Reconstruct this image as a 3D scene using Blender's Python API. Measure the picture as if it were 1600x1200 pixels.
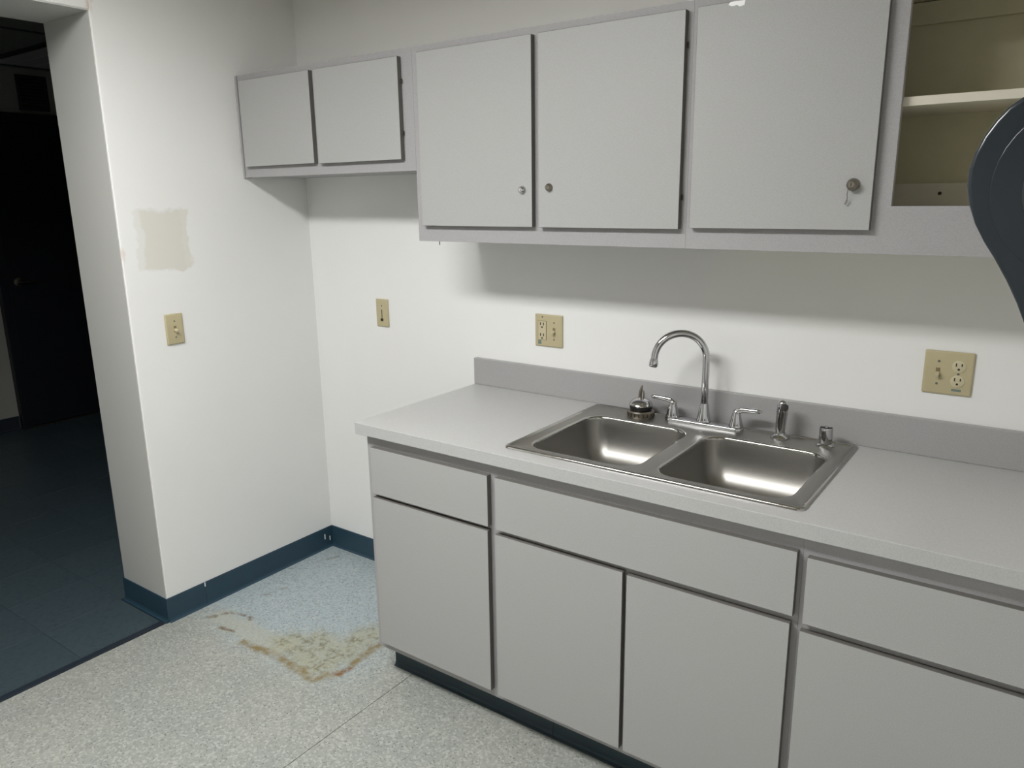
import bpy, bmesh, math, random
from mathutils import Vector, Matrix

random.seed(7)
S = bpy.context.scene
for o in list(bpy.data.objects):
    bpy.data.objects.remove(o)
COL = S.collection
PI = math.pi

# ------------------------------------------------------------------ camera
CAM = Vector((2.6903, -2.2487, 1.6071))
YAW, PITCH, ROLL, FPX = math.radians(-35.7462), math.radians(-13.7099), math.radians(-0.7932), 1197.75
cd = bpy.data.cameras.new('camera'); co = bpy.data.objects.new('camera', cd); COL.objects.link(co)
fw = Vector((math.sin(YAW)*math.cos(PITCH), math.cos(YAW)*math.cos(PITCH), math.sin(PITCH)))
rt = Vector((math.cos(YAW), -math.sin(YAW), 0)); up = rt.cross(fw)
r2 = rt*math.cos(ROLL) + up*math.sin(ROLL); u2 = -rt*math.sin(ROLL) + up*math.cos(ROLL)
co.matrix_world = Matrix(((r2.x, u2.x, -fw.x, CAM.x), (r2.y, u2.y, -fw.y, CAM.y), (r2.z, u2.z, -fw.z, CAM.z), (0, 0, 0, 1)))
cd.sensor_width = 36.0; cd.sensor_fit = 'HORIZONTAL'; cd.lens = 36.0*FPX/1600.0
cd.clip_start = 0.02; cd.clip_end = 60
S.camera = co

# ------------------------------------------------------------------ world, exposure
w = bpy.data.worlds.new('world'); S.world = w; w.use_nodes = True
w.node_tree.nodes['Background'].inputs[0].default_value = (0.02, 0.02, 0.02, 1)
w.node_tree.nodes['Background'].inputs[1].default_value = 0.0
S.view_settings.view_transform = 'Standard'; S.view_settings.look = 'None'
S.view_settings.gamma = 1.0; S.view_settings.use_curve_mapping = False
S.view_settings.exposure = 0.0
LAMP_EMISSION = 44.0                 # the kitchen's ceiling fixture (built below)
LAMP_COLOR = (1.0, 1.0, 1.0, 1)

# ------------------------------------------------------------------ dimensions
HC = 0.9155            # counter height
XR = 2.86              # right wall
YF = -4.6              # wall behind the camera
ZC = 2.58              # kitchen ceiling
XH = -3.4              # far wall of the hall
ZH = 2.52              # hall ceiling
YJ = -0.838            # jamb of the opening
YJ2 = -1.78
WT = 0.315
ZO = 2.219             # opening height

# ------------------------------------------------------------------ materials
def lin(c):
    return tuple((v/12.92 if v <= 0.04045 else ((v+0.055)/1.055)**2.4) for v in [x/255.0 for x in c]) + (1.0,)

class NT:
    def __init__(self, name):
        self.m = bpy.data.materials.new(name); self.m.use_nodes = True
        self.t = self.m.node_tree; self.b = self.t.nodes['Principled BSDF']
    def n(self, kind, **kw):
        x = self.t.nodes.new(kind)
        for k, v in kw.items(): setattr(x, k, v)
        return x
    def put(self, sock, v):
        if hasattr(v, 'links') or isinstance(v, bpy.types.NodeSocket): self.t.links.new(v, sock)
        else: sock.default_value = v
    def math(self, op, a, b=None, c=None, clamp=False):
        x = self.n('ShaderNodeMath', operation=op, use_clamp=clamp)
        self.put(x.inputs[0], a)
        if b is not None: self.put(x.inputs[1], b)
        if c is not None: self.put(x.inputs[2], c)
        return x.outputs[0]
    def vmath(self, op, a, b=None):
        x = self.n('ShaderNodeVectorMath', operation=op)
        self.put(x.inputs[0], a)
        if b is not None: self.put(x.inputs[1], b)
        return x.outputs['Value'] if op in ('LENGTH', 'DOT_PRODUCT', 'DISTANCE') else x.outputs[0]
    def mix(self, f, a, b):
        x = self.n('ShaderNodeMix', data_type='RGBA')
        self.put(x.inputs[0], f); self.put(x.inputs[6], a); self.put(x.inputs[7], b)
        return x.outputs[2]
    def co(self): return self.n('ShaderNodeTexCoord').outputs['Object']
    def noise(self, scale, detail=3, rough=0.5, vec=None, col=False):
        x = self.n('ShaderNodeTexNoise'); x.inputs['Scale'].default_value = scale
        x.inputs['Detail'].default_value = detail; x.inputs['Roughness'].default_value = rough
        self.t.links.new(vec if vec is not None else self.co(), x.inputs['Vector'])
        return x.outputs['Color' if col else 'Fac']
    def ramp(self, v, lo, hi):          # smooth 0..1
        x = self.n('ShaderNodeMapRange', interpolation_type='SMOOTHSTEP', clamp=True)
        self.put(x.inputs[0], v); x.inputs[1].default_value = lo; x.inputs[2].default_value = hi
        return x.outputs[0]
    def bump(self, h, strength, dist=0.001):
        x = self.n('ShaderNodeBump'); x.inputs['Strength'].default_value = strength; x.inputs['Distance'].default_value = dist
        self.put(x.inputs['Height'], h); self.t.links.new(x.outputs[0], self.b.inputs['Normal'])
    def base(self, c): self.put(self.b.inputs['Base Color'], c)
    def rough(self, r): self.put(self.b.inputs['Roughness'], r)

def plain(name, rgb, rough=0.5, metal=0.0, var=0.06, vscale=30.0, bump=0.0, bscale=200.0, spec=0.5):
    t = NT(name)
    c = lin(rgb)
    d = tuple(max(0, v*(1-var)) for v in c[:3]) + (1,); l = tuple(min(1, v*(1+var)) for v in c[:3]) + (1,)
    t.base(t.mix(t.noise(vscale), d, l)); t.rough(rough)
    t.b.inputs['Metallic'].default_value = metal; t.b.inputs['Specular IOR Level'].default_value = spec
    if bump: t.bump(t.noise(bscale), bump)
    return t.m

def laminate(name, rgb, rough=0.45, spec=0.35):
    t = NT(name); c = lin(rgb)
    v = t.n('ShaderNodeTexNoise'); v.inputs['Scale'].default_value = 420; v.inputs['Detail'].default_value = 2
    t.t.links.new(t.co(), v.inputs['Vector'])
    f = t.ramp(v.outputs['Fac'], 0.3, 0.7)
    a = tuple(x*0.94 for x in c[:3]) + (1,); b = tuple(min(1, x*1.06) for x in c[:3]) + (1,)
    fine = t.mix(f, a, b)
    big = t.ramp(t.noise(3.0, 2), 0.3, 0.7)
    t.base(t.mix(t.math('MULTIPLY', big, 0.10), fine, lin((178, 176, 170))))
    t.rough(rough); t.b.inputs['Specular IOR Level'].default_value = spec
    return t.m

def wall_paint(name, rgb, patch=False):
    t = NT(name); c = lin(rgb)
    P = t.co()
    n = t.ramp(t.noise(1.3, 4, 0.6), 0.35, 0.7)
    col = t.mix(t.math('MULTIPLY', n, 0.10), c, lin((214, 208, 196)))
    sc = t.ramp(t.noise(9, 5, 0.7), 0.66, 0.78)
    col = t.mix(t.math('MULTIPLY', sc, 0.10), col, lin((190, 186, 176)))
    if patch:
        sp = t.n('ShaderNodeSeparateXYZ')
        wn = t.n('ShaderNodeVectorMath', operation='MULTIPLY_ADD')
        t.t.links.new(t.vmath('SUBTRACT', t.noise(14, 4, 0.6, col=True), (0.5, 0.5, 0.5)), wn.inputs[0])
        wn.inputs[1].default_value = (0, 0.075, 0.075); t.t.links.new(P, wn.inputs[2])
        t.t.links.new(wn.outputs[0], sp.inputs[0])
        def boxm(y0, y1, z0, z1, f):
            cy, cz, hy, hz = (y0+y1)/2, (z0+z1)/2, (y1-y0)/2, (z1-z0)/2
            dy = t.math('SUBTRACT', t.math('ABSOLUTE', t.math('SUBTRACT', sp.outputs[1], cy)), hy)
            dz = t.math('SUBTRACT', t.math('ABSOLUTE', t.math('SUBTRACT', sp.outputs[2], cz)), hz)
            return t.math('SUBTRACT', 1.0, t.ramp(t.math('MAXIMUM', dy, dz), -f, f))
        m1 = boxm(-0.782, -0.60, 1.36, 1.585, 0.006)
        m2 = boxm(-0.755, -0.575, 1.365, 1.575, 0.006)
        xm = t.ramp(t.vmath('DOT_PRODUCT', P, (1, 0, 0)), -0.02, -0.005)
        col = t.mix(t.math('MULTIPLY', t.math('MULTIPLY', m1, 0.35), xm), col, lin((212, 210, 204)))
        col = t.mix(t.math('MULTIPLY', t.math('MULTIPLY', m2, 0.6), xm), col, lin((216, 212, 199)))
        # faint rusty wear on the jamb corner
        ed = t.math('MULTIPLY', xm, t.math('MULTIPLY', t.math('SUBTRACT', 1.0, t.ramp(t.math('ABSOLUTE', t.math('SUBTRACT', sp.outputs[1], YJ)), 0.0, 0.02)),
                    t.ramp(t.noise(6, 3), 0.56, 0.66)))
        col = t.mix(t.math('MULTIPLY', ed, 0.35), col, lin((196, 160, 140)))
    t.base(col); t.rough(0.55); t.b.inputs['Specular IOR Level'].default_value = 0.3
    t.bump(t.noise(55, 4, 0.6), 0.12, 0.004)
    return t.m

def floor_mat():
    t = NT('terrazzo_vinyl')
    P = t.co()
    def chips(scale, seed):
        v = t.n('ShaderNodeTexVoronoi'); v.inputs['Scale'].default_value = scale
        t.t.links.new(t.vmath('ADD', P, (seed, seed*1.7, 0)), v.inputs['Vector'])
        s = t.n('ShaderNodeSeparateColor'); t.t.links.new(v.outputs['Color'], s.inputs[0])
        return s.outputs[0], v.outputs['Distance']
    r1, d1 = chips(150, 0.3); r2_, d2 = chips(170, 5.1)
    sp = t.n('ShaderNodeSeparateXYZ'); t.t.links.new(P, sp.inputs[0])
    # warm grey walked area, bluish where the fridge stood
    wv = t.math('MULTIPLY', t.math('SUBTRACT', t.noise(3.5, 3), 0.5), 0.3)
    inx = t.math('SUBTRACT', 1.0, t.ramp(t.math('ADD', sp.outputs[0], wv), 0.72, 0.98))
    iny = t.ramp(t.math('ADD', sp.outputs[1], wv), -0.86, -0.58)
    blue = t.math('MULTIPLY', inx, iny)
    ground = t.mix(t.ramp(t.noise(2.2, 4, 0.6), 0.35, 0.7), lin((163, 165, 157)), lin((154, 158, 152)))
    ground = t.mix(blue, ground, lin((164, 177, 182)))
    col = t.mix(t.math('MULTIPLY', t.ramp(r1, 0.6, 0.95), 0.5), ground, lin((196, 199, 192)))
    col = t.mix(t.math('MULTIPLY', t.math('SUBTRACT', 1.0, t.ramp(r1, 0.1, 0.3)), 0.5), col, lin((138, 142, 138)))
    dark = t.math('MULTIPLY', t.math('SUBTRACT', 1.0, t.ramp(r2_, 0.08, 0.11)), t.math('SUBTRACT', 1.0, t.ramp(d2, 0.25, 0.5)))
    col = t.mix(t.math('MULTIPLY', dark, 0.8), col, lin((84, 86, 84)))
    # ---- dried stains along the front edge of the vanished fridge
    wn = t.n('ShaderNodeVectorMath', operation='MULTIPLY_ADD')
    t.t.links.new(t.vmath('SUBTRACT', t.noise(13, 5, 0.65, col=True), (0.5, 0.5, 0.5)), wn.inputs[0])
    wn.inputs[1].default_value = (0.11, 0.11, 0); t.t.links.new(P, wn.inputs[2]); Wp = wn.outputs[0]
    we = t.n('ShaderNodeVectorMath', operation='MULTIPLY_ADD')
    t.t.links.new(t.vmath('SUBTRACT', t.noise(16, 4, 0.6, col=True), (0.5, 0.5, 0.5)), we.inputs[0])
    we.inputs[1].default_value = (0.055, 0.055, 0); t.t.links.new(P, we.inputs[2]); We = we.outputs[0]
    def seg(a, b, Wp=None):
        ax, ay = a; dx, dy = b[0]-a[0], b[1]-a[1]; L2 = dx*dx+dy*dy
        rel = t.vmath('SUBTRACT', Wp, (ax, ay, 0))
        h = t.math('DIVIDE', t.vmath('DOT_PRODUCT', rel, (dx, dy, 0)), L2, clamp=True)
        cx = t.n('ShaderNodeCombineXYZ'); t.put(cx.inputs[0], t.math('MULTIPLY', h, dx)); t.put(cx.inputs[1], t.math('MULTIPLY', h, dy))
        q = t.vmath('MULTIPLY', t.vmath('SUBTRACT', rel, cx.outputs[0]), (1, 1, 0))
        return t.vmath('LENGTH', q)
    def near(paths, w0, w1, Wp=Wp):
        d = None
        for a, b in paths:
            s = seg(a, b, Wp); d = s if d is None else t.math('MINIMUM', d, s)
        return t.math('SUBTRACT', 1.0, t.ramp(d, w0, w1))
    fill = near([((0.50, -0.66), (0.72, -0.70)), ((0.58, -0.60), (0.74, -0.60)), ((0.72, -0.66), (0.72, -0.45))], 0.015, 0.105)
    edge = near([((0.36, -0.765), (0.51, -0.75)), ((0.51, -0.75), (0.68, -0.755)), ((0.68, -0.755), (0.765, -0.775)),
                 ((0.765, -0.775), (0.812, -0.69)), ((0.812, -0.69), (0.806, -0.58)), ((0.806, -0.58), (0.80, -0.47))], 0.004, 0.030, We)
    crumbs = near([((0.10, -0.73), (0.14, -0.655)), ((0.14, -0.655), (0.22, -0.635)), ((0.22, -0.635), (0.275, -0.66)), ((0.20, -0.745), (0.27, -0.74))], 0.002, 0.018, We)
    light = near([((0.14, -0.70), (0.36, -0.70)), ((0.36, -0.70), (0.5, -0.70))], 0.02, 0.075)
    scuff = near([((0.13, -0.50), (0.16, -0.405)), ((0.02, -0.31), (0.047, -0.265)), ((0.067, -0.195), (0.12, -0.08))], 0.002, 0.014, We)
    rust = near([((0.805, -0.70), (0.82, -0.655))], 0.002, 0.022, We)
    grain = t.ramp(t.noise(60, 4, 0.7), 0.38, 0.62); blot = t.ramp(t.noise(22, 4, 0.65), 0.40, 0.62)
    col = t.mix(t.math('MULTIPLY', light, 0.55), col, lin((178, 178, 162)))
    col = t.mix(t.math('MULTIPLY', fill, t.math('MULTIPLY_ADD', grain, 0.35, 0.5)), col, lin((172, 170, 144)))
    col = t.mix(t.math('MULTIPLY', t.math('MULTIPLY', fill, blot), t.math('MULTIPLY', grain, 0.75)), col, lin((100, 97, 72)))
    col = t.mix(t.math('MULTIPLY', edge, t.math('MULTIPLY_ADD', blot, 0.6, 0.35)), col, lin((136, 120, 78)))
    col = t.mix(t.math('MULTIPLY', t.math('MULTIPLY', crumbs, blot), 0.85), col, lin((104, 82, 48)))
    col = t.mix(t.math('MULTIPLY', t.math('MULTIPLY', scuff, blot), 0.6), col, lin((120, 112, 98)))
    col = t.mix(t.math('MULTIPLY', rust, t.math('MULTIPLY_ADD', blot, 0.6, 0.3)), col, lin((124, 70, 32)))
    t.base(col)
    crust = t.math('MULTIPLY', t.math('MAXIMUM', fill, edge), 1.0, clamp=True)
    t.rough(t.math('MULTIPLY_ADD', crust, 0.35, 0.42)); t.b.inputs['Specular IOR Level'].default_value = 0.35
    t.bump(t.math('MULTIPLY', crust, t.noise(70, 4, 0.7)), 0.6, 0.004)
    return t.m

def hall_tile_mat():
    t = NT('blue_vinyl_tile')
    oi = t.n('ShaderNodeObjectInfo')
    a = t.mix(t.math('MULTIPLY', oi.outputs['Random'], 0.5), lin((66, 80, 86)), lin((76, 90, 96)))
    t.base(t.mix(t.ramp(t.noise(40, 4, 0.7), 0.45, 0.7), a, lin((58, 72, 78))))
    t.rough(0.4); t.b.inputs['Specular IOR Level'].default_value = 0.35
    return t.m

def steel(name, rgb, rough, stretch=None):
    t = NT(name); t.b.inputs['Metallic'].default_value = 1.0
    mp = t.n('ShaderNodeMapping'); mp.inputs['Scale'].default_value = stretch or (1, 1, 1)
    t.t.links.new(t.co(), mp.inputs['Vector'])
    n = t.noise(60, 3, 0.6, vec=mp.outputs[0])
    c = lin(rgb)
    t.base(t.mix(n, tuple(v*0.9 for v in c[:3])+(1,), c)); t.rough(t.math('MULTIPLY_ADD', n, 0.10, rough))
    if stretch:
        t.bump(n, 0.03, 0.0005)
    return t.m

def emis(name, col, s):
    t = NT(name); t.base((0.8, 0.8, 0.8, 1)); t.put(t.b.inputs['Emission Color'], col); t.b.inputs['Emission Strength'].default_value = s
    return t.m

M = {}
M['wall'] = wall_paint('wall_paint', (237, 237, 235))
M['wall_l'] = wall_paint('wall_paint_patched', (237, 237, 235), True)
M['jamb'] = wall_paint('jamb_shade_tone', (198, 198, 194))  # wall paint toned down, the jamb's shade put into the colour
M['ceil'] = plain('ceiling_paint', (214, 206, 184), 0.8)
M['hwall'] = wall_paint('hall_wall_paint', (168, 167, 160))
M['floor'] = floor_mat()
M['slab'] = plain('subfloor', (96, 96, 92), 0.9)
M['htile'] = hall_tile_mat()
M['hslab'] = plain('hall_subfloor', (40, 48, 52), 0.9)
M['base'] = plain('teal_vinyl_base', (42, 67, 82), 0.42, var=0.10, vscale=14)
M['strip'] = plain('dark_vinyl_strip', (38, 46, 56), 0.5)
M['toe'] = plain('black_teal_vinyl', (34, 52, 60), 0.5, var=0.15)
M['lam'] = laminate('grey_laminate', (171, 171, 170))
M['frame'] = laminate('grey_laminate_frame', (165, 163, 164), 0.5)
M['edge'] = plain('taupe_door_edge', (104, 102, 97), 0.6)
M['counter'] = laminate('counter_laminate', (184, 184, 183), 0.34, 0.5)
M['splash'] = laminate('backsplash_laminate', (164, 163, 163), 0.4, 0.4)
M['inside'] = plain('cream_cabinet_interior', (204, 198, 168), 0.6)
M['shelf'] = plain('cream_shelf', (222, 216, 200), 0.55)
M['steel'] = steel('brushed_sink_steel', (160, 158, 153), 0.35, (1, 14, 1))
M['chrome'] = steel('chrome', (196, 196, 198), 0.04)
M['dull'] = steel('dull_steel', (150, 144, 134), 0.28)
M['polish'] = steel('polished_sink_rim', (176, 174, 170), 0.10)
M['tslot'] = plain('beige_shadow_slot', (128, 114, 84), 0.6)
M['rubber'] = plain('black_rubber', (20, 20, 20), 0.5)
M['plate'] = plain('beige_plastic', (188, 177, 142), 0.4, var=0.04)
M['toggle'] = plain('beige_plastic_toggle', (200, 190, 158), 0.35, var=0.03)
M['slot'] = plain('dark_slot', (52, 44, 32), 0.7)
M['sticker'] = plain('blue_sticker', (112, 128, 122), 0.6, var=0.2, vscale=300)
M['smoke'] = plain('smoky_blue_plastic', (36, 43, 49), 0.22, var=0.08, vscale=12)
M['smoke2'] = plain('smoky_green_plastic', (42, 50, 51), 0.35, var=0.08, vscale=12)
M['rim'] = plain('smoky_rim_plastic', (74, 88, 100), 0.12)
M['navy'] = plain('navy_door_paint', (26, 30, 38), 0.45)
M['white'] = plain('white_metal', (225, 225, 220), 0.5)
M['tape'] = plain('white_tape', (236, 236, 234), 0.3)
M['grille'] = plain('dark_grille', (50, 52, 50), 0.6)
M['ctile'] = plain('hall_ceiling_tile', (140, 142, 136), 0.9, bump=0.2)
M['tbar'] = plain('dark_ceiling_grid', (60, 60, 58), 0.6)
M['lens'] = plain('unlit_light_lens', (232, 232, 228), 0.25)
M['lamp'] = emis('lit_diffuser', LAMP_COLOR, LAMP_EMISSION)

# ------------------------------------------------------------------ mesh helpers
def box(bm, x0, x1, y0, y1, z0, z1, bev=0.0, seg=2, mi=0):
    t = bmesh.new()
    vs = [t.verts.new((x, y, z)) for x in (x0, x1) for y in (y0, y1) for z in (z0, z1)]
    for f in ((0, 1, 3, 2), (4, 6, 7, 5), (0, 4, 5, 1), (2, 3, 7, 6), (0, 2, 6, 4), (1, 5, 7, 3)):
        t.faces.new([vs[i] for i in f])
    bmesh.ops.recalc_face_normals(t, faces=t.faces)
    if bev:
        bmesh.ops.bevel(t, geom=list(t.edges), offset=bev, segments=seg, profile=0.5, affect='EDGES')
    join(bm, t, mi)

def join(bm, t, mi=None):
    me = bpy.data.meshes.new('tmp')
    if mi is not None:
        for f in t.faces: f.material_index = mi
    t.to_mesh(me); t.free(); bm.from_mesh(me); bpy.data.meshes.remove(me)

def lathe(bm, prof, cx=0, cy=0, cz=0, seg=32, axis='z', M4=None):
    t = bmesh.new(); rings = []
    for r, z in prof:
        if r < 1e-6: rings.append([t.verts.new((0, 0, z))])
        else: rings.append([t.verts.new((r*math.cos(2*PI*k/seg), r*math.sin(2*PI*k/seg), z)) for k in range(seg)])
    for a, b in zip(rings, rings[1:]):
        for k in range(seg):
            k2 = (k+1) % seg
            if len(a) == 1 and len(b) == 1: continue
            if len(a) == 1: t.faces.new((a[0], b[k2], b[k]))
            elif len(b) == 1: t.faces.new((a[k], a[k2], b[0]))
            else: t.faces.new((a[k], a[k2], b[k2], b[k]))
    bmesh.ops.recalc_face_normals(t, faces=t.faces)
    if axis == 'y-': t.transform(Matrix.Rotation(PI/2, 4, 'X'))     # z -> -y
    if axis == 'x+': t.transform(Matrix.Rotation(PI/2, 4, 'Y'))     # z -> +x
    if M4: t.transform(M4)
    t.transform(Matrix.Translation((cx, cy, cz)))
    join(bm, t)

def tube(bm, pts, rad, seg=16, cap=True):
    pts = [Vector(p) for p in pts]; n = len(pts)
    rad = rad if isinstance(rad, (list, tuple)) else [rad]*n
    t = bmesh.new(); rings = []; prev = None
    for i, p in enumerate(pts):
        tg = (pts[min(i+1, n-1)] - pts[max(i-1, 0)]).normalized()
        if prev is None:
            a = Vector((0, 0, 1)) if abs(tg.z) < 0.9 else Vector((1, 0, 0))
            u = tg.cross(a).normalized()
        else:
            u = (prev - tg*prev.dot(tg)).normalized()
        prev = u; v = tg.cross(u)
        rings.append([t.verts.new(p + (u*math.cos(2*PI*k/seg) + v*math.sin(2*PI*k/seg))*rad[i]) for k in range(seg)])
    for a, b in zip(rings, rings[1:]):
        for k in range(seg): t.faces.new((a[k], a[(k+1) % seg], b[(k+1) % seg], b[k]))
    if cap:
        t.faces.new(rings[0][::-1]); t.faces.new(rings[-1])
    bmesh.ops.recalc_face_normals(t, faces=t.faces)
    join(bm, t)

def obj(name, bm, mats, parent=None, smooth=False, loc=None):
    me = bpy.data.meshes.new(name); bm.to_mesh(me); bm.free()
    for m in (mats if isinstance(mats, (list, tuple)) else [mats]): me.materials.append(M[m])
    if smooth:
        for p in me.polygons: p.use_smooth = True
        me.set_sharp_from_angle(angle=math.radians(35))
    o = bpy.data.objects.new(name, me); COL.objects.link(o)
    if parent: o.parent = parent
    if loc: o.location = loc
    return o

def bx(name, mats, parent, *a, **k):
    bm = bmesh.new(); box(bm, *a, **k)
    return obj(name, bm, mats, parent)

def tag(o, label, cat, group=None, kind=None):
    o['label'] = label; o['category'] = cat
    if group: o['group'] = group
    if kind: o['kind'] = kind
    return o

def thing(name, label, cat, loc=(0, 0, 0), group=None, kind=None):
    o = bpy.data.objects.new(name, None); COL.objects.link(o); o.location = loc; o.empty_display_size = 0.05
    return tag(o, label, cat, group, kind)

# ------------------------------------------------------------------ the room
def struct(name, mats, label, cat, boxes, bev=0.0):
    bm = bmesh.new()
    for b in boxes: box(bm, *b, bev=bev)
    return tag(obj(name, bm, mats), label, cat, kind='structure')

struct('wall_back', 'wall', 'off-white painted wall behind the sink counter', 'wall', [(0.0, XR+0.12, 0.0, 0.12, 0.0, ZC+0.2)])
struct('wall_left', 'wall_l', 'white wall beside the dark doorway with a beige spackle patch', 'wall',
       [(-WT, 0.0, YJ, 2.4, 0.0, ZH+0.2), (-WT, 0.0, YF, YJ2, 0.0, ZH+0.2), (-WT, 0.0, YJ2-0.002, YJ+0.002, ZO, ZH+0.2)], bev=0.004)
struct('wall_right', 'wall', 'white wall carrying the dark towel dispenser', 'wall', [(XR, XR+0.12, YF, 0.0, 0.0, ZC+0.2)])
struct('wall_front', 'wall', 'white wall behind the viewer', 'wall', [(-WT, XR+0.12, YF-0.12, YF, 0.0, ZC+0.2)])
struct('ceiling', 'ceil', 'plain white kitchen ceiling', 'ceiling', [(0.0, XR, YF, 0.0, ZC, ZC+0.1)])
fl = struct('floor', 'slab', 'speckled light grey vinyl floor with a dried yellow stain', 'floor', [(0.0, XR, YF, 0.0, -0.1, -0.003)])
SEAM = 1.0235
bx('vinyl_sheet', 'floor', fl, 0.0, SEAM-0.0012, YF, 0.0, -0.003, 0.0)
bx('vinyl_sheet', 'floor', fl, SEAM+0.0012, XR, YF, 0.0, -0.003, 0.0)

struct('jamb_shade_skin', 'jamb', 'added thin skin toned grey to darken the doorway jamb and soffit', 'added shade skin',
       [(-WT+0.004, -0.004, YJ-0.003, YJ+0.001, 0.001, ZO-0.003), (-WT+0.004, -0.004, YJ2+0.003, YJ-0.003, ZO-0.003, ZO+0.001)])  # added skin over jamb and soffit, greyed so the opening renders darker

# cove base: flat strip with a small toe at the floor
def cove_x(bm, y0, y1, x, sgn, h=0.1):      # runs along y, on a wall at x, facing sgn*x
    prof = [(0, 0), (0.014, 0), (0.0135, 0.002), (0.007, 0.006), (0.0042, 0.014), (0.0035, h-0.002), (0.002, h), (0, h)]
    t = bmesh.new(); L = []
    for y in (y0, y1): L.append([t.verts.new((x+sgn*(a+0.0005), y, z)) for a, z in prof])
    n = len(prof)
    for k in range(n): t.faces.new((L[0][k], L[0][(k+1) % n], L[1][(k+1) % n], L[1][k]))
    t.faces.new(L[0]); t.faces.new(L[1][::-1])
    bmesh.ops.recalc_face_normals(t, faces=t.faces); join(bm, t)
def cove(name, parent, p0, p1, nrm, mat='base', h=0.1):
    bm = bmesh.new(); d = Vector(p1)-Vector(p0)
    cove_x(bm, 0, d.length, 0, 1, h)
    ey = d.normalized(); ex = Vector(nrm); ez = Vector((0, 0, 1))
    bm.transform(Matrix(((ex.x, ey.x, 0, p0[0]), (ex.y, ey.y, 0, p0[1]), (0, 0, 1, 0.0), (0, 0, 0, 1))))
    bmesh.ops.recalc_face_normals(bm, faces=bm.faces)
    return obj(name, bm, mat, parent)
bl = thing('baseboard_left', 'teal vinyl cove base along the wall by the doorway', 'baseboard', (0, YJ, 0), kind='structure')
bl.location = (0, 0, 0)
cove('base_strip', bl, (0, -0.676), (0, -0.006), (1, 0))
cove('base_strip', bl, (0, YJ-0.004), (0, -0.6775), (1, 0))
cove('base_strip', bl, (0.004, YJ-0.003), (-WT-0.004, YJ-0.003), (0, -1))
bx('paint_fleck', 'wall', bl, 0.0042, 0.0052, -0.6795, -0.6750, 0.082, 0.100)
bx('paint_fleck', 'wall', bl, 0.0042, 0.0052, -0.052, -0.046, 0.045, 0.070)
bx('paint_fleck', 'wall', bl, 0.0042, 0.0052, -0.022, -0.017, 0.030, 0.052)
bb = tag(cove('baseboard_back', None, (0.002, 0), (0.932, 0), (0, -1)), 'short teal vinyl cove base in the empty fridge bay', 'baseboard', kind='structure')
bk = thing('baseboard_toe', 'black-teal vinyl strip along the toe kick under the base cabinets', 'baseboard', kind='structure')
cove('base_strip', bk, (0.936, -0.535), (1.596, -0.535), (0, -1), 'toe', 0.098)
cove('base_strip', bk, (1.5972, -0.535), (XR-0.004, -0.535), (0, -1), 'toe', 0.098)
tag(bx('trim_1', 'strip', None, -0.032, -0.002, YJ2, YJ-0.016, -0.002, 0.0035, bev=0.0012), 'dark vinyl transition strip across the doorway floor', 'threshold', kind='structure')

# ------------------------------------------------------------------ the dark hall beyond the opening
struct('wall_hall_far', 'hwall', 'dim wall at the far end of the dark hall', 'wall', [(XH-0.12, XH, -2.6, 2.4, 0.0, ZH+0.2)])
struct('wall_hall_side', 'hwall', 'hidden side wall of the dark hall', 'wall', [(XH, -WT, 2.3, 2.4, 0.0, ZH+0.2)])
struct('wall_hall_near', 'hwall', 'hidden near wall of the dark hall', 'wall', [(XH, -WT, -2.7, -2.6, 0.0, ZH+0.2)])
hf = struct('floor_hall', 'hslab', 'blue-grey tiled floor of the dark hall', 'floor', [(XH, -0.002, -2.6, 2.3, -0.1, -0.003)])
TS = 0.3048
tm = bmesh.new(); box(tm, -TS/2+0.0006, TS/2-0.0006, -TS/2+0.0006, TS/2-0.0006, -0.003, 0.0, bev=0.0006, seg=1)
tile_me = bpy.data.meshes.new('floor_tile'); tm.to_mesh(tile_me); tm.free(); tile_me.materials.append(M['htile'])
for i in range(11):
    for j in range(-7, 6):
        x = -0.033 - TS*(i+0.5); y = YJ - 0.02 + TS*(j+0.5)
        if i == 0 and not (YJ2 < y < YJ): continue
        if x - TS/2 < XH: continue
        o = bpy.data.objects.new('floor_tile', tile_me); COL.objects.link(o); o.parent = hf; o.location = (x, y, 0)
bh = thing('baseboard_hall', 'dark vinyl base along the far hall wall', 'baseboard', kind='structure')
cove('base_strip', bh, (XH, -2.5), (XH, 0.028), (1, 0), 'strip')

# hall door, frame, handle
d1 = thing('door_1', 'dark navy door at the far end of the hall', 'door', (XH, 0.55, 0), kind='structure')
bm = bmesh.new()
box(bm, 0.0, 0.05, -0.52, -0.46, 0.0, 2.22, bev=0.003); box(bm, 0.0, 0.05, 0.46, 0.52, 0.0, 2.22, bev=0.003); box(bm, 0.0, 0.05, -0.46, 0.46, 2.16, 2.22, bev=0.003)
obj('door_frame', bm, 'navy', d1)
lf = bx('door_leaf', 'navy', d1, 0.002, 0.035, -0.456, 0.456, 0.012, 2.155, bev=0.002)
bm = bmesh.new()
lathe(bm, [(0, 0), (0.03, 0), (0.03, 0.006), (0.012, 0.010), (0.011, 0.045), (0, 0.045)], 0.035, -0.39, 1.065, axis='x+')
tube(bm, [(0.075, -0.39, 1.065), (0.08, -0.36, 1.064), (0.078, -0.28, 1.062)], [0.009, 0.008, 0.007], 10)
obj('door_handle', bm, 'dull', lf, True)
bx('sill', 'dull', d1, 0.0, 0.055, -0.455, 0.455, 0.0, 0.010, bev=0.002)

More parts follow.
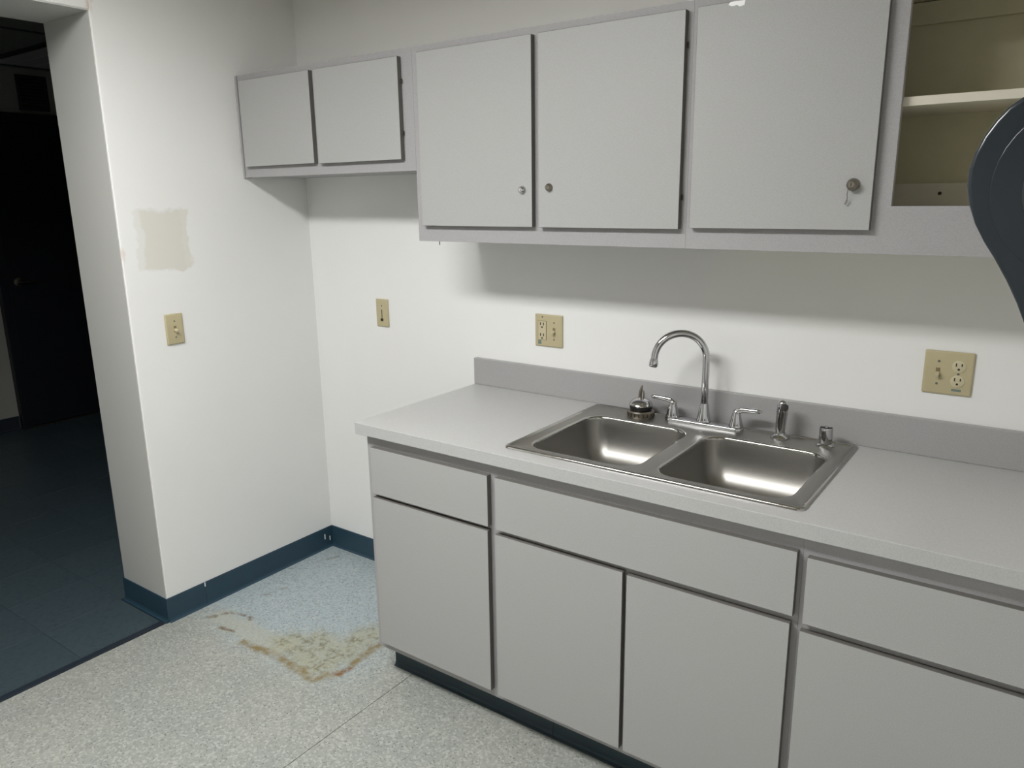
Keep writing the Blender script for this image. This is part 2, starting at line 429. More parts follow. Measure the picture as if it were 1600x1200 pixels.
# louvre above the door
lg = thing('vent_grille', 'dark louvred grille on the wall above the hall door', 'vent', (XH, 0.46, 2.245))
bx('back_plate', 'slot', lg, 0.001, 0.004, -0.095, 0.095, 0.0, 0.23)
bm = bmesh.new()
for a in ((-0.1, -0.085, 0, 0.235), (0.085, 0.1, 0, 0.235), (-0.085, 0.085, 0, 0.015), (-0.085, 0.085, 0.22, 0.235)):
    box(bm, 0.001, 0.016, a[0], a[1], a[2], a[3])
obj('grille_frame', bm, 'grille', lg)
for k in range(9):
    bm = bmesh.new(); box(bm, -0.007, 0.007, -0.085, 0.085, -0.001, 0.001); bm.transform(Matrix.Rotation(0.6, 4, 'Y'))
    obj('slat', bm, 'grille', lg, loc=(0.010, 0, 0.027+k*0.0225))

# hall ceiling: grid, panels, unlit troffer
hc = struct('ceiling_hall', 'ctile', 'dropped tile ceiling of the dark hall', 'ceiling', [(XH, -WT, -2.6, 2.3, ZH+0.02, ZH+0.1)])
ys = [0.11-0.61*k for k in range(4, -1, -1)] + [0.11+0.61*k for k in range(1, 4)]
xs = [-3.3 + 1.22*k for k in range(0, 3)]
for y in ys:
    bx('grid_bar', 'tbar', hc, XH, -WT, y-0.012, y+0.012, ZH-0.002, ZH+0.006)
for x in xs:
    bx('grid_bar', 'tbar', hc, x-0.012, x+0.012, -2.6, 2.3, ZH-0.0015, ZH+0.006)
for a, b in zip([-2.6]+ys, ys+[2.3]):
    for c, d in zip([XH]+xs, xs+[-WT]):
        if abs(a-0.11) < 0.01 and abs(c+3.3) < 0.01: continue
        bx('ceiling_panel', 'ctile', hc, c+0.002, d-0.002, a+0.002, b-0.002, ZH+0.004, ZH+0.019)
tr = thing('ceiling_light', 'unlit rectangular light panel in the dark hall ceiling', 'light', (-2.69, 0.415, ZH), group='ceiling light fixtures')
bx('housing', 'white', tr, -0.59, 0.59, -0.285, 0.285, 0.008, 0.0195)
bm = bmesh.new()
for a in ((-0.595, 0.595, -0.29, -0.265), (-0.595, 0.595, 0.265, 0.29), (-0.595, -0.57, -0.265, 0.265), (0.57, 0.595, -0.265, 0.265)):
    box(bm, a[0], a[1], a[2], a[3], -0.006, 0.008)
obj('rim', bm, 'tbar', tr)
for k in range(4):
    bx('lens', 'lens', tr, -0.565, 0.565, -0.262+k*0.132, -0.262+k*0.132+0.126, -0.004, 0.006, bev=0.002)

# ------------------------------------------------------------------ kitchen lamp (lights the room)
kl = thing('ceiling_light', 'lit fluorescent fixture on the kitchen ceiling over the floor', 'light', (1.14, -1.78, ZC), group='ceiling light fixtures')
bm = bmesh.new()
LX, LY = 0.62, 0.18
box(bm, -LX-0.02, LX+0.02, -LY-0.02, LY+0.02, -0.03, -0.001)
for a in ((-LX-0.02, LX+0.02, -LY-0.02, -LY-0.002), (-LX-0.02, LX+0.02, LY+0.002, LY+0.02), (-LX-0.02, -LX-0.002, -LY-0.002, LY+0.002), (LX+0.002, LX+0.02, -LY-0.002, LY+0.002)):
    box(bm, a[0], a[1], a[2], a[3], -0.076, -0.03)  # skirt added round the diffuser to hold lamp light off the upper walls
obj('housing', bm, 'grille', kl)
bx('diffuser', 'lamp', kl, -LX, LX, -LY, LY, -0.045, -0.032)

# ------------------------------------------------------------------ cabinets
DT = 0.0185
def panel(name, parent, x0, x1, z0, z1, yface, t=DT, mat='lam'):
    """slab door/drawer front in front of a face frame at y=yface, taupe edges"""
    bm = bmesh.new(); box(bm, x0, x1, yface-t, yface-0.0008, z0, z1, bev=0.0008, seg=1)
    bm.normal_update()
    for f in bm.faces: f.material_index = 0 if f.normal.y < -0.9 else 1
    return obj(name, bm, [mat, 'edge'], parent)

def frame(parent, boxes, y0, y1):
    bm = bmesh.new()
    for a in boxes: box(bm, a[0], a[1], y0, y1, a[2], a[3])
    return obj('face_frame', bm, 'frame', parent)

def carcass(parent, x0, x1, y0, y1, z0, z1, mat, t=0.016, top=True):
    bm = bmesh.new()
    box(bm, x0, x0+t, y0, y1, z0, z1); box(bm, x1-t, x1, y0, y1, z0, z1)
    box(bm, x0+t, x1-t, y1-0.008, y1, z0, z1)
    box(bm, x0+t, x1-t, y0, y1-0.008, z0, z0+t)
    if top: box(bm, x0+t, x1-t, y0, y1-0.008, z1-t, z1)
    return obj('carcass', bm, mat, parent)

def cam_lock(parent, x, z, y, r=0.0115, out=0.012, name='lock', mat='chrome'):
    bm = bmesh.new()
    lathe(bm, [(0, 0), (r, 0), (r, 0.003), (r*0.93, 0.005), (r*0.8, out*0.75), (r*0.45, out), (0, out)], x, y, z, 24, 'y-')
    o = obj(name, bm, mat, parent, True)
    bx('key_slot', 'slot', o, x-0.0008, x+0.0008, y-out-0.0004, y-out+0.002, z-0.004, z+0.004)
    return o

def hinge(parent, x, z, y):
    bm = bmesh.new()
    tube(bm, [(x, y, z-0.007), (x, y, z+0.007)], 0.0026, 8)
    return obj('hinge', bm, 'slot', parent, True)

YU, UB, UT, SB = -0.308, 1.4685, 2.0725, 1.6955
FT = 0.019
# short pair over the fridge bay
c = thing('wall_cabinet', 'short two-door grey wall cabinet over the empty fridge bay', 'cabinet', group='grey laminate wall cabinets')
carcass(c, 0.014, 0.919, YU+FT, -0.001, SB+0.002, UT-0.004, 'frame')
frame(c, [(0.014, 0.05, SB, UT), (0.43, 0.482, SB+0.05, UT-0.04), (0.86, 0.919, SB, UT), (0.05, 0.86, SB, SB+0.05), (0.05, 0.86, UT-0.04, UT)], YU, YU+FT)
bx('filler_strip', 'frame', c, 0.001, 0.0115, YU-0.004, YU+0.03, SB-0.002, UT, bev=0.001)
panel('door', c, 0.0415, 0.4435, 1.7345, 2.0495, YU)
dd = panel('door', c, 0.4675, 0.8715, 1.732, 2.049, YU)
for z in (1.975, 1.815): hinge(dd, 0.8745, z, YU-0.006)
# double-door unit
c = thing('wall_cabinet', 'tall two-door grey wall cabinet with two small round locks', 'cabinet', group='grey laminate wall cabinets')
X0, X1 = 0.9195, 1.8645
carcass(c, X0, X1, YU+FT, -0.001, UB+0.002, UT-0.004, 'frame')
frame(c, [(X0, 0.965, UB, UT), (1.375, 1.425, UB+0.06, UT-0.04), (1.84, X1, UB, UT), (0.965, 1.84, UB, UB+0.06), (0.965, 1.84, UT-0.04, UT)], YU, YU+FT)
a = panel('door', c, 0.953, 1.3885, 1.5190, 2.051, YU)
cam_lock(a, 1.3545, 1.6275, YU-DT)
b = panel('door', c, 1.4115, 1.8505, 1.5185, 2.051, YU)
cam_lock(b, 1.449, 1.6325, YU-DT, mat='dull')
for z in (1.97, 1.60): hinge(b, 1.853, z, YU-0.006)
bm = bmesh.new(); tube(bm, [(0.975, -0.27, UB+0.004), (0.975, -0.27, UB-0.014)], [0.0022, 0.0016], 8); obj('screw', bm, 'dull', c, True)
# door + open bay
c = thing('wall_cabinet', 'tall grey wall cabinet with one door missing, cream shelf showing', 'cabinet', group='grey laminate wall cabinets')
X0, X1 = 1.865, XR-0.002
carcass(c, X0, X1, YU+FT, -0.001, UB+0.002, UT-0.004, 'inside')
bx('bottom_board', 'inside', c, X0+0.017, X1-0.017, YU+FT, -0.01, 1.555, 1.571)
frame(c, [(X0, 1.895, UB, UT), (2.30, 2.3535, 1.5755, 2.04), (2.80, X1, UB, UT), (1.895, 2.80, UB, 1.5755), (1.895, 2.80, 2.04, UT)], YU, YU+FT)
bx('shelf', 'shelf', c, X0+0.017, X1-0.017, YU+FT+0.003, -0.0095, 1.790, 1.8095, bev=0.001)
bx('hanging_rail', 'shelf', c, X0+0.017, X1-0.017, -0.030, -0.0095, 1.572, 1.626)
bx('hanging_rail', 'inside', c, X0+0.017, X1-0.017, -0.026, -0.0095, 2.0, 2.05)
for sx, sz in ((2.413, 1.6015), (2.30, 2.02)):
    bm = bmesh.new(); lathe(bm, [(0, 0), (0.0045, 0), (0.003, 0.002), (0, 0.002)], sx, -0.030, sz, 12, 'y-'); obj('screw', bm, 'slot', c)
a = panel('door', c, 1.881, 2.3155, 1.522, 2.051, YU)
k = cam_lock(a, 2.2735, 1.624, YU-DT, 0.0145, 0.022, 'lock', 'dull')
bm = bmesh.new(); tube(bm, [(2.266, YU-DT-0.012, 1.614), (2.264, YU-DT-0.011, 1.603), (2.2655, YU-DT-0.010, 1.595), (2.262, YU-DT-0.008, 1.586), (2.260, YU-DT-0.006, 1.580), (2.263, YU-DT-0.006, 1.581), (2.2655, YU-DT-0.008, 1.590)], 0.0009, 6)
obj('hanging_wire', bm, 'dull', k, True)
bm = bmesh.new(); tp = [(1.958, 2.0445), (1.968, 2.0405), (1.979, 2.0420), (1.986, 2.0375), (1.997, 2.0395), (1.999, 2.0500), (1.972, 2.0508), (1.962, 2.0500)]
A = [bm.verts.new((x, YU-DT-0.0002, z)) for x, z in tp]; B = [bm.verts.new((x, YU-DT-0.0008, z)) for x, z in tp]
bm.faces.new(A); bm.faces.new(B[::-1])
for k in range(8): bm.faces.new((A[k], B[k], B[(k+1) % 8], A[(k+1) % 8]))
bmesh.ops.recalc_face_normals(bm, faces=bm.faces)
obj('tape_scrap', bm, 'tape', a)

# base cabinets
YB = -0.61; ZT = 0.1145; ZB = HC-0.0395
def base_cab(label, x0, x1, stiles, mid=True):
    c = thing('base_cabinet', label, 'cabinet', group='grey laminate base cabinets')
    bm = bmesh.new()
    for xa in (x0, x1-0.016):      # sides with toe notch
        t = bmesh.new(); pts = [(-0.001, 0.001), (-0.525, 0.001), (-0.525, ZT), (YB+FT, ZT), (YB+FT, ZB), (-0.001, ZB)]
        A = [t.verts.new((xa, y, z)) for y, z in pts]; B = [t.verts.new((xa+0.016, y, z)) for y, z in pts]
        t.faces.new(A); t.faces.new(B[::-1])
        for k in range(6): t.faces.new((A[k], A[(k+1) % 6], B[(k+1) % 6], B[k]))
        bmesh.ops.recalc_face_normals(t, faces=t.faces); join(bm, t)
    box(bm, x0+0.016, x1-0.016, YB+FT, -0.009, ZT, ZT+0.016); box(bm, x0+0.016, x1-0.016, -0.009, -0.001, ZT, ZB)
    obj('carcass', bm, 'frame', c)
    bx('toe_board', 'toe', c, x0+0.016, x1-0.016, -0.5335, -0.52, 0.001, ZT-0.001)
    frame(c, [(x0, stiles[0], ZT, ZB), (stiles[1], x1, ZT, ZB), (stiles[0], stiles[1], ZT, ZT+0.04), (stiles[0], stiles[1], 0.65, 0.70), (stiles[0], stiles[1], 0.825, ZB)], YB, YB+FT)
    return c
c = base_cab('grey base cabinet at the counter end beside the stained floor, one drawer and one door', 0.934, 1.4445, (0.985, 1.42))
panel('drawer_front', c, 0.9635, 1.432, 0.6835, 0.8400, YB); panel('door', c, 0.9635, 1.4300, 0.1440, 0.6710, YB)
c = base_cab('wide grey base cabinet under the double sink with two doors', 1.445, 2.2995, (1.47, 2.275))
bx('stile', 'frame', c, 1.845, 1.895, YB, YB+FT, ZT+0.04, 0.65)
panel('false_front', c, 1.458, 2.2915, 0.6820, 0.8400, YB)
panel('door', c, 1.4555, 1.8655, 0.1390, 0.6665, YB); panel('door', c, 1.8768, 2.2870, 0.1390, 0.6630, YB)
c = base_cab('grey base cabinet at the far end below the dark towel dispenser', 2.30, XR-0.002, (2.33, 2.82))
panel('drawer_front', c, 2.3125, 2.845, 0.6720, 0.8330, YB); panel('door', c, 2.3085, 2.845, 0.1390, 0.6530, YB)

# ------------------------------------------------------------------ counter with cut-out
XL, CDp = 0.9085, -0.637
SX0, SX1, SY0, SY1 = 1.4545, 2.2870, -0.5825, -0.034
ct = thing('countertop', 'light grey laminate countertop with low backsplash around the steel sink', 'countertop')
bm = bmesh.new(); z0, z1 = HC-0.038, HC
t = bmesh.new()
def rectv(x0, x1, y0, y1, z): return [t.verts.new(p) for p in ((x0, y0, z), (x1, y0, z), (x1, y1, z), (x0, y1, z))]
hx0, hx1, hy0, hy1 = SX0+0.02, SX1-0.02, SY0+0.02, SY1-0.012
OT = rectv(XL, XR-0.001, CDp, -0.0005, z1); IT = rectv(hx0, hx1, hy0, hy1, z1)
OB = rectv(XL, XR-0.001, CDp, -0.0005, z0); IB = rectv(hx0, hx1, hy0, hy1, z0)
for k in range(4):
    j = (k+1) % 4
    t.faces.new((OT[k], OT[j], IT[j], IT[k])); t.faces.new((OB[k], IB[k], IB[j], OB[j]))
    t.faces.new((OT[k], OB[k], OB[j], OT[j])); t.faces.new((IT[k], IT[j], IB[j], IB[k]))
bmesh.ops.recalc_face_normals(t, faces=t.faces)
es = [e for e in t.edges if all(abs(v.co.y-CDp) < 1e-5 for v in e.verts) or all(abs(v.co.x-XL) < 1e-5 for v in e.verts)]
bmesh.ops.bevel(t, geom=es, offset=0.0018, segments=2, profile=0.5, affect='EDGES')
join(bm, t); obj('worktop', bm, 'counter', ct)
bx('backsplash', 'splash', ct, XL, XR-0.001, -0.0195, -0.0008, HC+0.0002, HC+0.1010, bev=0.0015)

# ------------------------------------------------------------------ sink
def rrect(x0, x1, y0, y1, r, n=8):
    out = []
    rr = r if isinstance(r, (list, tuple)) else [r]*4
    for (cx, cy, a0, q) in ((x1-rr[0], y1-rr[0], 0, rr[0]), (x0+rr[1], y1-rr[1], PI/2, rr[1]), (x0+rr[2], y0+rr[2], PI, rr[2]), (x1-rr[3], y0+rr[3], 1.5*PI, rr[3])):
        for k in range(n+1):
            a = a0 + (PI/2)*k/n; out.append((cx+q*math.cos(a), cy+q*math.sin(a)))
    return out
sk = thing('sink', 'double-bowl stainless steel drop-in sink set in the grey counter', 'sink')
bm = bmesh.new()
ZD = HC+0.0035
MX = 1.8705
BOWLS = [(1.500, 1.8485, -0.546, -0.150), (1.8925, 2.2435, -0.546, -0.150)]
def loop(pts, z): return [bm.verts.new((x, y, z)) for x, y in pts]
def bridge(a, b, mi=0):
    n = len(a)
    for k in range(n):
        bm.faces.new([a[k], a[(k+1) % n], b[(k+1) % n], b[k]]).material_index = mi
N = 10
lip = []
for off, z in ((0.0, HC+0.0003), (0.0006, HC+0.0035), (0.0025, HC+0.0062), (0.0055, HC+0.0072), (0.0085, HC+0.0066), (0.0105, HC+0.0050), (0.012, ZD)):
    lip.append(loop(rrect(SX0+off, SX1-off, SY0+off, SY1-off, max(0.004, 0.020-off), N), z))
for a, b in zip(lip, lip[1:]): bridge(a, b, 1)
inx0, inx1, iny0, iny1 = SX0+0.012, SX1-0.012, SY0+0.012, SY1-0.012
for i, (x0, x1, y0, y1) in enumerate(BOWLS):
    e = 1e-5
    if i == 0: outer = rrect(inx0, MX, iny0, iny1, [e, 0.008, 0.008, e], N)
    else: outer = rrect(MX, inx1, iny0, iny1, [0.008, e, e, 0.008], N)
    R = 0.062
    rings = [loop(outer, ZD)]
    for off, dz in ((0.0, 0.0), (0.002, -0.0005), (0.0045, -0.0022), (0.0062, -0.005), (0.0070, -0.009), (0.009, -0.035), (0.012, -0.062), (0.017, -0.084), (0.025, -0.104), (0.037, -0.122), (0.052, -0.135), (0.070, -0.143), (0.092, -0.147), (0.12, -0.149)):
        rings.append(loop(rrect(x0+off, x1-off, y0+off, y1-off, max(0.008, R-off*0.55), N), ZD+dz))
    for k, (a, b) in enumerate(zip(rings, rings[1:])): bridge(a, b, 1 if 1 <= k <= 4 else 0)
    cx, cy = (x0+x1)/2, (y0+y1)/2
    cir = []
    last = rings[-1]
    for v in last:
        d = Vector((v.co.x-cx, v.co.y-cy)).normalized(); cir.append(bm.verts.new((cx+d.x*0.044, cy+d.y*0.044, ZD-0.152)))
    bridge(last, cir)
    c2 = [bm.verts.new((cx+(v.co.x-cx)*0.9, cy+(v.co.y-cy)*0.9, ZD-0.156)) for v in cir]; bridge(cir, c2)
    bm.faces.new(c2)
bmesh.ops.remove_doubles(bm, verts=bm.verts, dist=2e-5)
bmesh.ops.dissolve_degenerate(bm, edges=bm.edges, dist=1e-6)
bmesh.ops.recalc_face_normals(bm, faces=bm.faces)
up_f = max(bm.faces, key=lambda f: f.calc_area())
bm.normal_update()
s = sum(f.normal.z*f.calc_area() for f in bm.faces)
if s < 0: bmesh.ops.reverse_faces(bm, faces=bm.faces)
so = obj('basin', bm, ['steel', 'polish'], sk)
for p in so.data.polygons: p.use_smooth = True
so.data.set_sharp_from_angle(angle=math.radians(50))
for (x0, x1, y0, y1) in BOWLS:
    bm = bmesh.new(); cx, cy = (x0+x1)/2, (y0+y1)/2
    lathe(bm, [(0.0, -0.1550), (0.034, -0.1545), (0.039, -0.1535), (0.043, -0.1510), (0.0435, -0.1505)], cx, cy, ZD, 28)
    obj('drain', bm, 'dull', sk, True)

# ------------------------------------------------------------------ faucet
FX, FY = 1.8485, -0.078
fa = thing('faucet', 'chrome gooseneck faucet with two lever handles at the back of the sink', 'faucet', (FX, FY, ZD))
bm = bmesh.new()
t = bmesh.new()
pl = []
for off, z in ((0.0, 0.0002), (0.0, 0.008), (0.002, 0.0115), (0.006, 0.0135)):
    pl.append([t.verts.new((x, y, z)) for x, y in rrect(-0.124+off, 0.124-off, -0.0215+off, 0.0215-off, 0.0205-off, 6)])
for a, b in zip(pl, pl[1:]):
    n = len(a)
    for k in range(n): t.faces.new((a[k], a[(k+1) % n], b[(k+1) % n], b[k]))
t.faces.new(pl[-1]); bmesh.ops.recalc_face_normals(t, faces=t.faces); join(bm, t)
obj('base_plate', bm, 'chrome', fa, True)
bm = bmesh.new()
lathe(bm, [(0, 0.013), (0.0225, 0.013), (0.0225, 0.017), (0.0205, 0.021), (0.0165, 0.040), (0.0135, 0.062), (0.0122, 0.070), (0, 0.070)], seg=32)
obj('spout_base', bm, 'chrome', fa, True)
ang = math.radians(213); ux, uy = math.cos(ang), math.sin(ang)
Rr, Hs = 0.0775, 0.208
pts = [(0, 0, 0.06), (0, 0, 0.12), (0, 0, 0.17)]
TH = math.radians(177)
for k in range(25):
    a = TH*k/24; q = Rr - Rr*math.cos(a); pts.append((ux*q, uy*q, Hs + Rr*math.sin(a)))
pe = Vector(pts[-1]); dv = (Vector(pts[-1])-Vector(pts[-2])).normalized()
pts.append(tuple(pe+dv*0.006))
bm = bmesh.new(); tube(bm, pts, 0.0108, 20); obj('spout', bm, 'chrome', fa, True)
bm = bmesh.new(); e0 = pe+dv*0.002
tube(bm, [e0, e0+dv*0.006, e0+dv*0.014, e0+dv*0.022, e0+dv*0.026], [0.0108, 0.0125, 0.0138, 0.0135, 0.0115], 20)
obj('aerator', bm, 'chrome', fa, True)
for sgn in (-1, 1):
    hx = sgn*0.1015
    bm = bmesh.new()
    lathe(bm, [(0, 0.012), (0.0215, 0.012), (0.0215, 0.016), (0.0195, 0.020), (0.0165, 0.034), (0.0125, 0.052), (0.0105, 0.060), (0.0070, 0.0645), (0, 0.066)], hx, 0, 0, 28)
    hb = obj('handle_hub', bm, 'chrome', fa, True)
    # flat paddle lever
    t = bmesh.new(); rings = []
    prof = [(-0.009, 0.055, 0.0075, 0.007), (0.004, 0.0635, 0.0092, 0.0085), (0.02, 0.0665, 0.0085, 0.0072), (0.04, 0.068, 0.0085, 0.0062), (0.056, 0.0690, 0.0095, 0.0062), (0.062, 0.0695, 0.0098, 0.0066), (0.069, 0.0695, 0.0085, 0.0058), (0.074, 0.0695, 0.0040, 0.0030)]
    for d, z, hw, hh in prof:
        rings.append([t.verts.new((hx+sgn*d, hw*math.cos(2*PI*k/14), z+hh*1.25*math.sin(2*PI*k/14))) for k in range(14)])
    for a, b in zip(rings, rings[1:]):
        for k in range(14): t.faces.new((a[k], a[(k+1) % 14], b[(k+1) % 14], b[k]))
    t.faces.new(rings[0]); t.faces.new(rings[-1]); bmesh.ops.recalc_face_normals(t, faces=t.faces)
    bm = bmesh.new(); join(bm, t); obj('lever', bm, 'chrome', hb, True)

# side sprayer
sp_ = thing('side_sprayer', 'upright chrome side sprayer right of the faucet handle', 'sprayer', (2.081, -0.080, ZD))
bm = bmesh.new(); lathe(bm, [(0, 0.0002), (0.0265, 0.0002), (0.0268, 0.004), (0.024, 0.008), (0.0175, 0.012), (0.0165, 0.016), (0, 0.016)]); obj('flange', bm, 'chrome', sp_, True)
bm = bmesh.new(); tube(bm, [(0, 0, 0.014), (0, 0, 0.03), (0.001, 0, 0.06), (0.0025, -0.001, 0.085), (0.004, -0.003, 0.104), (0.005, -0.005, 0.112), (0.0055, -0.006, 0.1155)], [0.0128, 0.0135, 0.0150, 0.0158, 0.0150, 0.0110, 0.004], 24); sb = obj('spray_body', bm, 'chrome', sp_, True)
bm = bmesh.new()
lathe(bm, [(0, 0), (0.0105, 0), (0.0105, 0.004), (0.008, 0.0055), (0, 0.0055)], seg=20, M4=Matrix.Translation((0.011, -0.0135, 0.096)) @ Vector((0.45, -0.85, 0.25)).normalized().to_track_quat('Z', 'Y').to_matrix().to_4x4())
obj('spray_face', bm, 'grille', sb, True)

# hollow collar at the sink corner
ag = thing('faucet_hole_collar', 'small open chrome collar near the sink corner farthest from the strainer', 'fitting', (2.2075, -0.084, ZD))
bm = bmesh.new(); lathe(bm, [(0, 0.0002), (0.0245, 0.0002), (0.0248, 0.004), (0.022, 0.0075), (0.0175, 0.009)]); obj('flange', bm, 'chrome', ag, True)
bm = bmesh.new(); lathe(bm, [(0.0175, 0.008), (0.0178, 0.020), (0.0180, 0.050), (0.0172, 0.054), (0.0158, 0.054), (0.0150, 0.050), (0.0145, 0.012), (0, 0.012)]); obj('sleeve', bm, 'chrome', ag, True)
bm = bmesh.new(); tube(bm, [(0, 0, 0.012), (0, 0, 0.048), (0, 0, 0.056), (0, 0, 0.058)], [0.005, 0.005, 0.004, 0.002], 14); obj('stem', bm, 'chrome', ag, True)

# basket strainer standing on the rim
st = thing('sink_strainer', 'steel basket strainer with black rubber seal standing on the sink rim', 'strainer', (1.6430, -0.0885, ZD)); st.scale = (1.06, 1.06, 1.06)
bm = bmesh.new(); lathe(bm, [(0, 0.0002), (0.040, 0.0002), (0.041, 0.003), (0.0405, 0.016), (0.037, 0.020), (0.030, 0.021), (0, 0.021)]); bs = obj('basket', bm, 'dull', st, True)
for k in range(20):
    a = 2*PI*k/20
    bm = bmesh.new(); box(bm, 0.0395, 0.0416, -0.0018, 0.0018, 0.004, 0.015); bm.transform(Matrix.Rotation(a, 4, 'Z')); obj('slot', bm, 'slot', bs)
bm = bmesh.new(); lathe(bm, [(0, 0.021), (0.031, 0.021), (0.034, 0.026), (0.034, 0.031), (0.030, 0.034), (0, 0.034)]); obj('rubber_seal', bm, 'rubber', st, True)
bm = bmesh.new(); lathe(bm, [(0, 0.033), (0.0345, 0.034), (0.0355, 0.038), (0.031, 0.046), (0.022, 0.053), (0.010, 0.057), (0, 0.058)]); obj('dome', bm, 'chrome', st, True)
bm = bmesh.new(); tube(bm, [(-0.004, 0, 0.055), (-0.003, 0, 0.075), (0.001, 0, 0.092), (0.002, 0, 0.096)], [0.0055, 0.005, 0.0035, 0.0015], 12); tube(bm, [(0.007, 0.002, 0.054), (0.007, 0.002, 0.070), (0.005, 0.002, 0.080)], [0.003, 0.003, 0.002], 10); obj('post', bm, 'dull', st, True)

# ------------------------------------------------------------------ wall plates (built facing -y at origin, then turned)
def plate_thing(name, label, cat, width, gangs, loc, rotz, sticker=None, small=False):
    c = thing(name, label, cat, loc, group='beige wall plates'); c.rotation_euler = (0, 0, rotz)
    h = 0.1145
    bm = bmesh.new(); t = bmesh.new()
    L = []
    for off, y in ((0, -0.0006), (0, -0.0035), (0.0025, -0.0062), (0.005, -0.0068)):
        L.append([t.verts.new((x, y, z)) for x, z in rrect(-width/2+off, width/2-off, -h/2+off, h/2-off, 0.003, 3)])
    for a, b in zip(L, L[1:]):
        n = len(a)
        for k in range(n): t.faces.new((a[k], a[(k+1) % n], b[(k+1) % n], b[k]))
    t.faces.new(L[-1]); bmesh.ops.recalc_face_normals(t, faces=t.faces); join(bm, t)
    obj('cover_plate', bm, 'plate', c, True)
    def screw(x, z):
        bm = bmesh.new(); lathe(bm, [(0, 0), (0.0034, 0), (0.0026, 0.0012), (0, 0.0014)], x, -0.0066, z, 12, 'y-'); obj('screw', bm, 'edge', c, True)
    for x, kind in gangs:
        if kind == 'toggle':
            screw(x, 0.030); screw(x, -0.030)
            bx('toggle_slot', 'tslot', c, x-0.0052, x+0.0052, -0.0072, -0.006, -0.0125, 0.0125)
            bm = bmesh.new(); box(bm, -0.0045, 0.0045, -0.016, 0.0, -0.0045, 0.0045, bev=0.0012); bm.transform(Matrix.Translation((x, -0.0055, -0.001)) @ Matrix.Rotation(0.42, 4, 'X')); obj('toggle', bm, 'toggle', c)
        elif kind == 'duplex':
            screw(x, 0.0)
            for s in (0.0195, -0.0195):
                bm = bmesh.new(); lathe(bm, [(0, 0), (0.0165, 0), (0.0165, 0.0014), (0.0155, 0.002), (0, 0.002)], x, -0.0066, s, 24, 'y-')
                r = obj('receptacle', bm, 'toggle', c, True)
                bx('slot', 'slot', r, x-0.0078, x-0.0052, -0.0092, -0.008, s+0.0005, s+0.0095)
                bx('slot', 'slot', r, x+0.0052, x+0.0078, -0.0092, -0.008, s+0.0015, s+0.0090)
                bm = bmesh.new(); lathe(bm, [(0, 0), (0.0028, 0), (0.0028, 0.0008), (0, 0.0008)], x, -0.0085, s-0.0068, 12, 'y-'); obj('slot', bm, 'slot', r)
        elif kind == 'block':
            screw(x, 0.048)
            bx('gap', 'slot', c, x-0.0172, x+0.0172, -0.0074, -0.0062, -0.0340, 0.0340)
            r = bx('receptacle', 'toggle', c, x-0.0162, x+0.0162, -0.0086, -0.0062, -0.0330, 0.0330, bev=0.0006)
            for s in (0.0195, -0.0195):
                bx('slot', 'slot', r, x-0.0082, x-0.0048, -0.0092, -0.008, s-0.001, s+0.0095)
                bx('slot', 'slot', r, x+0.0048, x+0.0082, -0.0092, -0.008, s-0.001, s+0.0090)
                bm = bmesh.new(); lathe(bm, [(0, 0), (0.0032, 0), (0.0032, 0.0008), (0, 0.0008)], x, -0.0085, s-0.0075, 12, 'y-'); obj('slot', bm, 'slot', r)
        elif kind == 'latch':
            screw(x, 0.030)
            bx('jack_slot', 'slot', c, x-0.0018, x+0.0018, -0.0074, -0.006, -0.020, 0.014)
            bm = bmesh.new(); box(bm, x-0.006, x+0.006, -0.0105, -0.006, -0.033, -0.022, bev=0.0012); obj('jack', bm, 'slot', c)
    if sticker: bx('sticker', 'sticker', c, *sticker)
    return c
plate_thing('wall_outlet', 'beige double plate with square-faced outlet and toggle, left of the faucet', 'outlet', 0.1145, [(-0.0255, 'block'), (0.0235, 'toggle')], (1.2378, -0.0002, 1.1468), 0, (-0.043, -0.030, -0.0074, -0.0062, -0.050, -0.036))
plate_thing('wall_outlet', 'beige double plate with toggle and round-faced outlet nearest the dispenser', 'outlet', 0.1145, [(-0.0235, 'toggle'), (0.0235, 'duplex')], (2.4770, -0.0002, 1.1453), 0, (0.012, 0.034, -0.0074, -0.0062, -0.046, -0.040))
plate_thing('wall_outlet', 'narrow single beige plate on the back wall above the empty fridge bay', 'outlet', 0.068, [(0.0, 'latch')], (0.4200, -0.0002, 1.1490), 0)
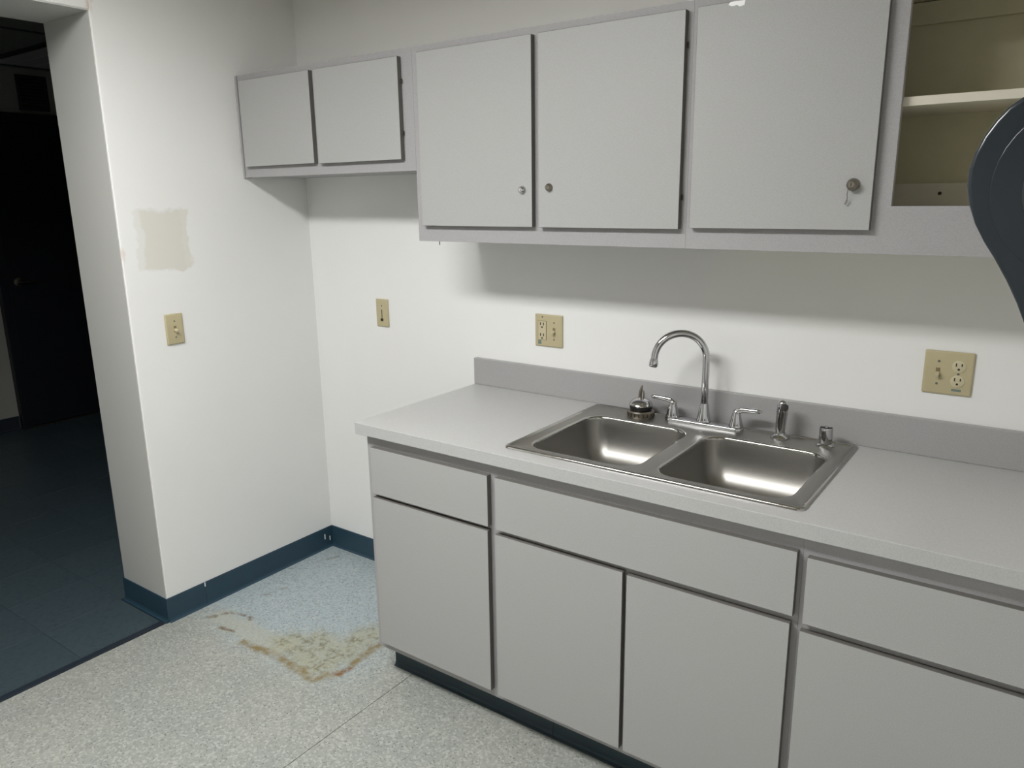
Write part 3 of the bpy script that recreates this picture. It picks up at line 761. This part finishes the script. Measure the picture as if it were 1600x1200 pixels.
plate_thing('light_switch', 'single beige toggle switch on the wall by the doorway', 'switch', 0.071, [(0.0, 'toggle')], (0.0002, -0.6760, 1.1430), PI/2)

# ------------------------------------------------------------------ towel dispenser on the right wall
dp = thing('towel_dispenser', 'dark smoky blue paper towel dispenser with rounded front on the wall', 'dispenser', (XR, -1.10, 1.6125))
sil = [(2.6866, 1.7230), (2.6590, 1.7150), (2.6329, 1.702), (2.6199, 1.6922), (2.6099, 1.6794), (2.6011, 1.6643), (2.5942, 1.6461), (2.5906, 1.6294), (2.5907, 1.6125), (2.5948, 1.5919), (2.6026, 1.5712), (2.6133, 1.552), (2.6256, 1.5336), (2.6398, 1.5098), (2.6521, 1.486), (2.6610, 1.4656), (2.668, 1.445), (2.673, 1.425), (2.680, 1.415)]
prof = [(x-XR, z-1.6125) for x, z in sil]
prof = [(-0.001, 0.1115), (-0.06, 0.1135), (-0.12, 0.1135)] + prof + [(-0.14, -0.2), (-0.001, -0.2)]
def prism(bm, pr, y0, y1, bev=0.0):
    t = bmesh.new(); A = [t.verts.new((x, y0, z)) for x, z in pr]; B = [t.verts.new((x, y1, z)) for x, z in pr]; n = len(pr)
    fa_ = t.faces.new(A); fb_ = t.faces.new(B[::-1])
    for k in range(n): t.faces.new((A[k], B[k], B[(k+1) % n], A[(k+1) % n]))
    bmesh.ops.recalc_face_normals(t, faces=t.faces)
    if bev:
        bmesh.ops.bevel(t, geom=list(fa_.edges)+list(fb_.edges), offset=bev, segments=4, profile=0.5, affect='EDGES')
    join(bm, t)
bm = bmesh.new(); prism(bm, prof, -0.1500, 0.150, 0.006); obj('cover', bm, 'smoke', dp, True)
for rr_, y_, m_ in ((0.092, -0.1518, 'smoke'), (0.062, -0.1532, 'smoke2')):
    bm = bmesh.new(); el = [(-0.155+rr_*math.cos(2*PI*k/40), -0.004+rr_*1.02*math.sin(2*PI*k/40)) for k in range(40)]
    prism(bm, el, y_, -0.148, 0.0012); obj('end_panel', bm, m_, dp, True)
bx('lever_slot', 'slot', dp, -0.13, -0.02, -0.12, 0.12, -0.2035, -0.199)
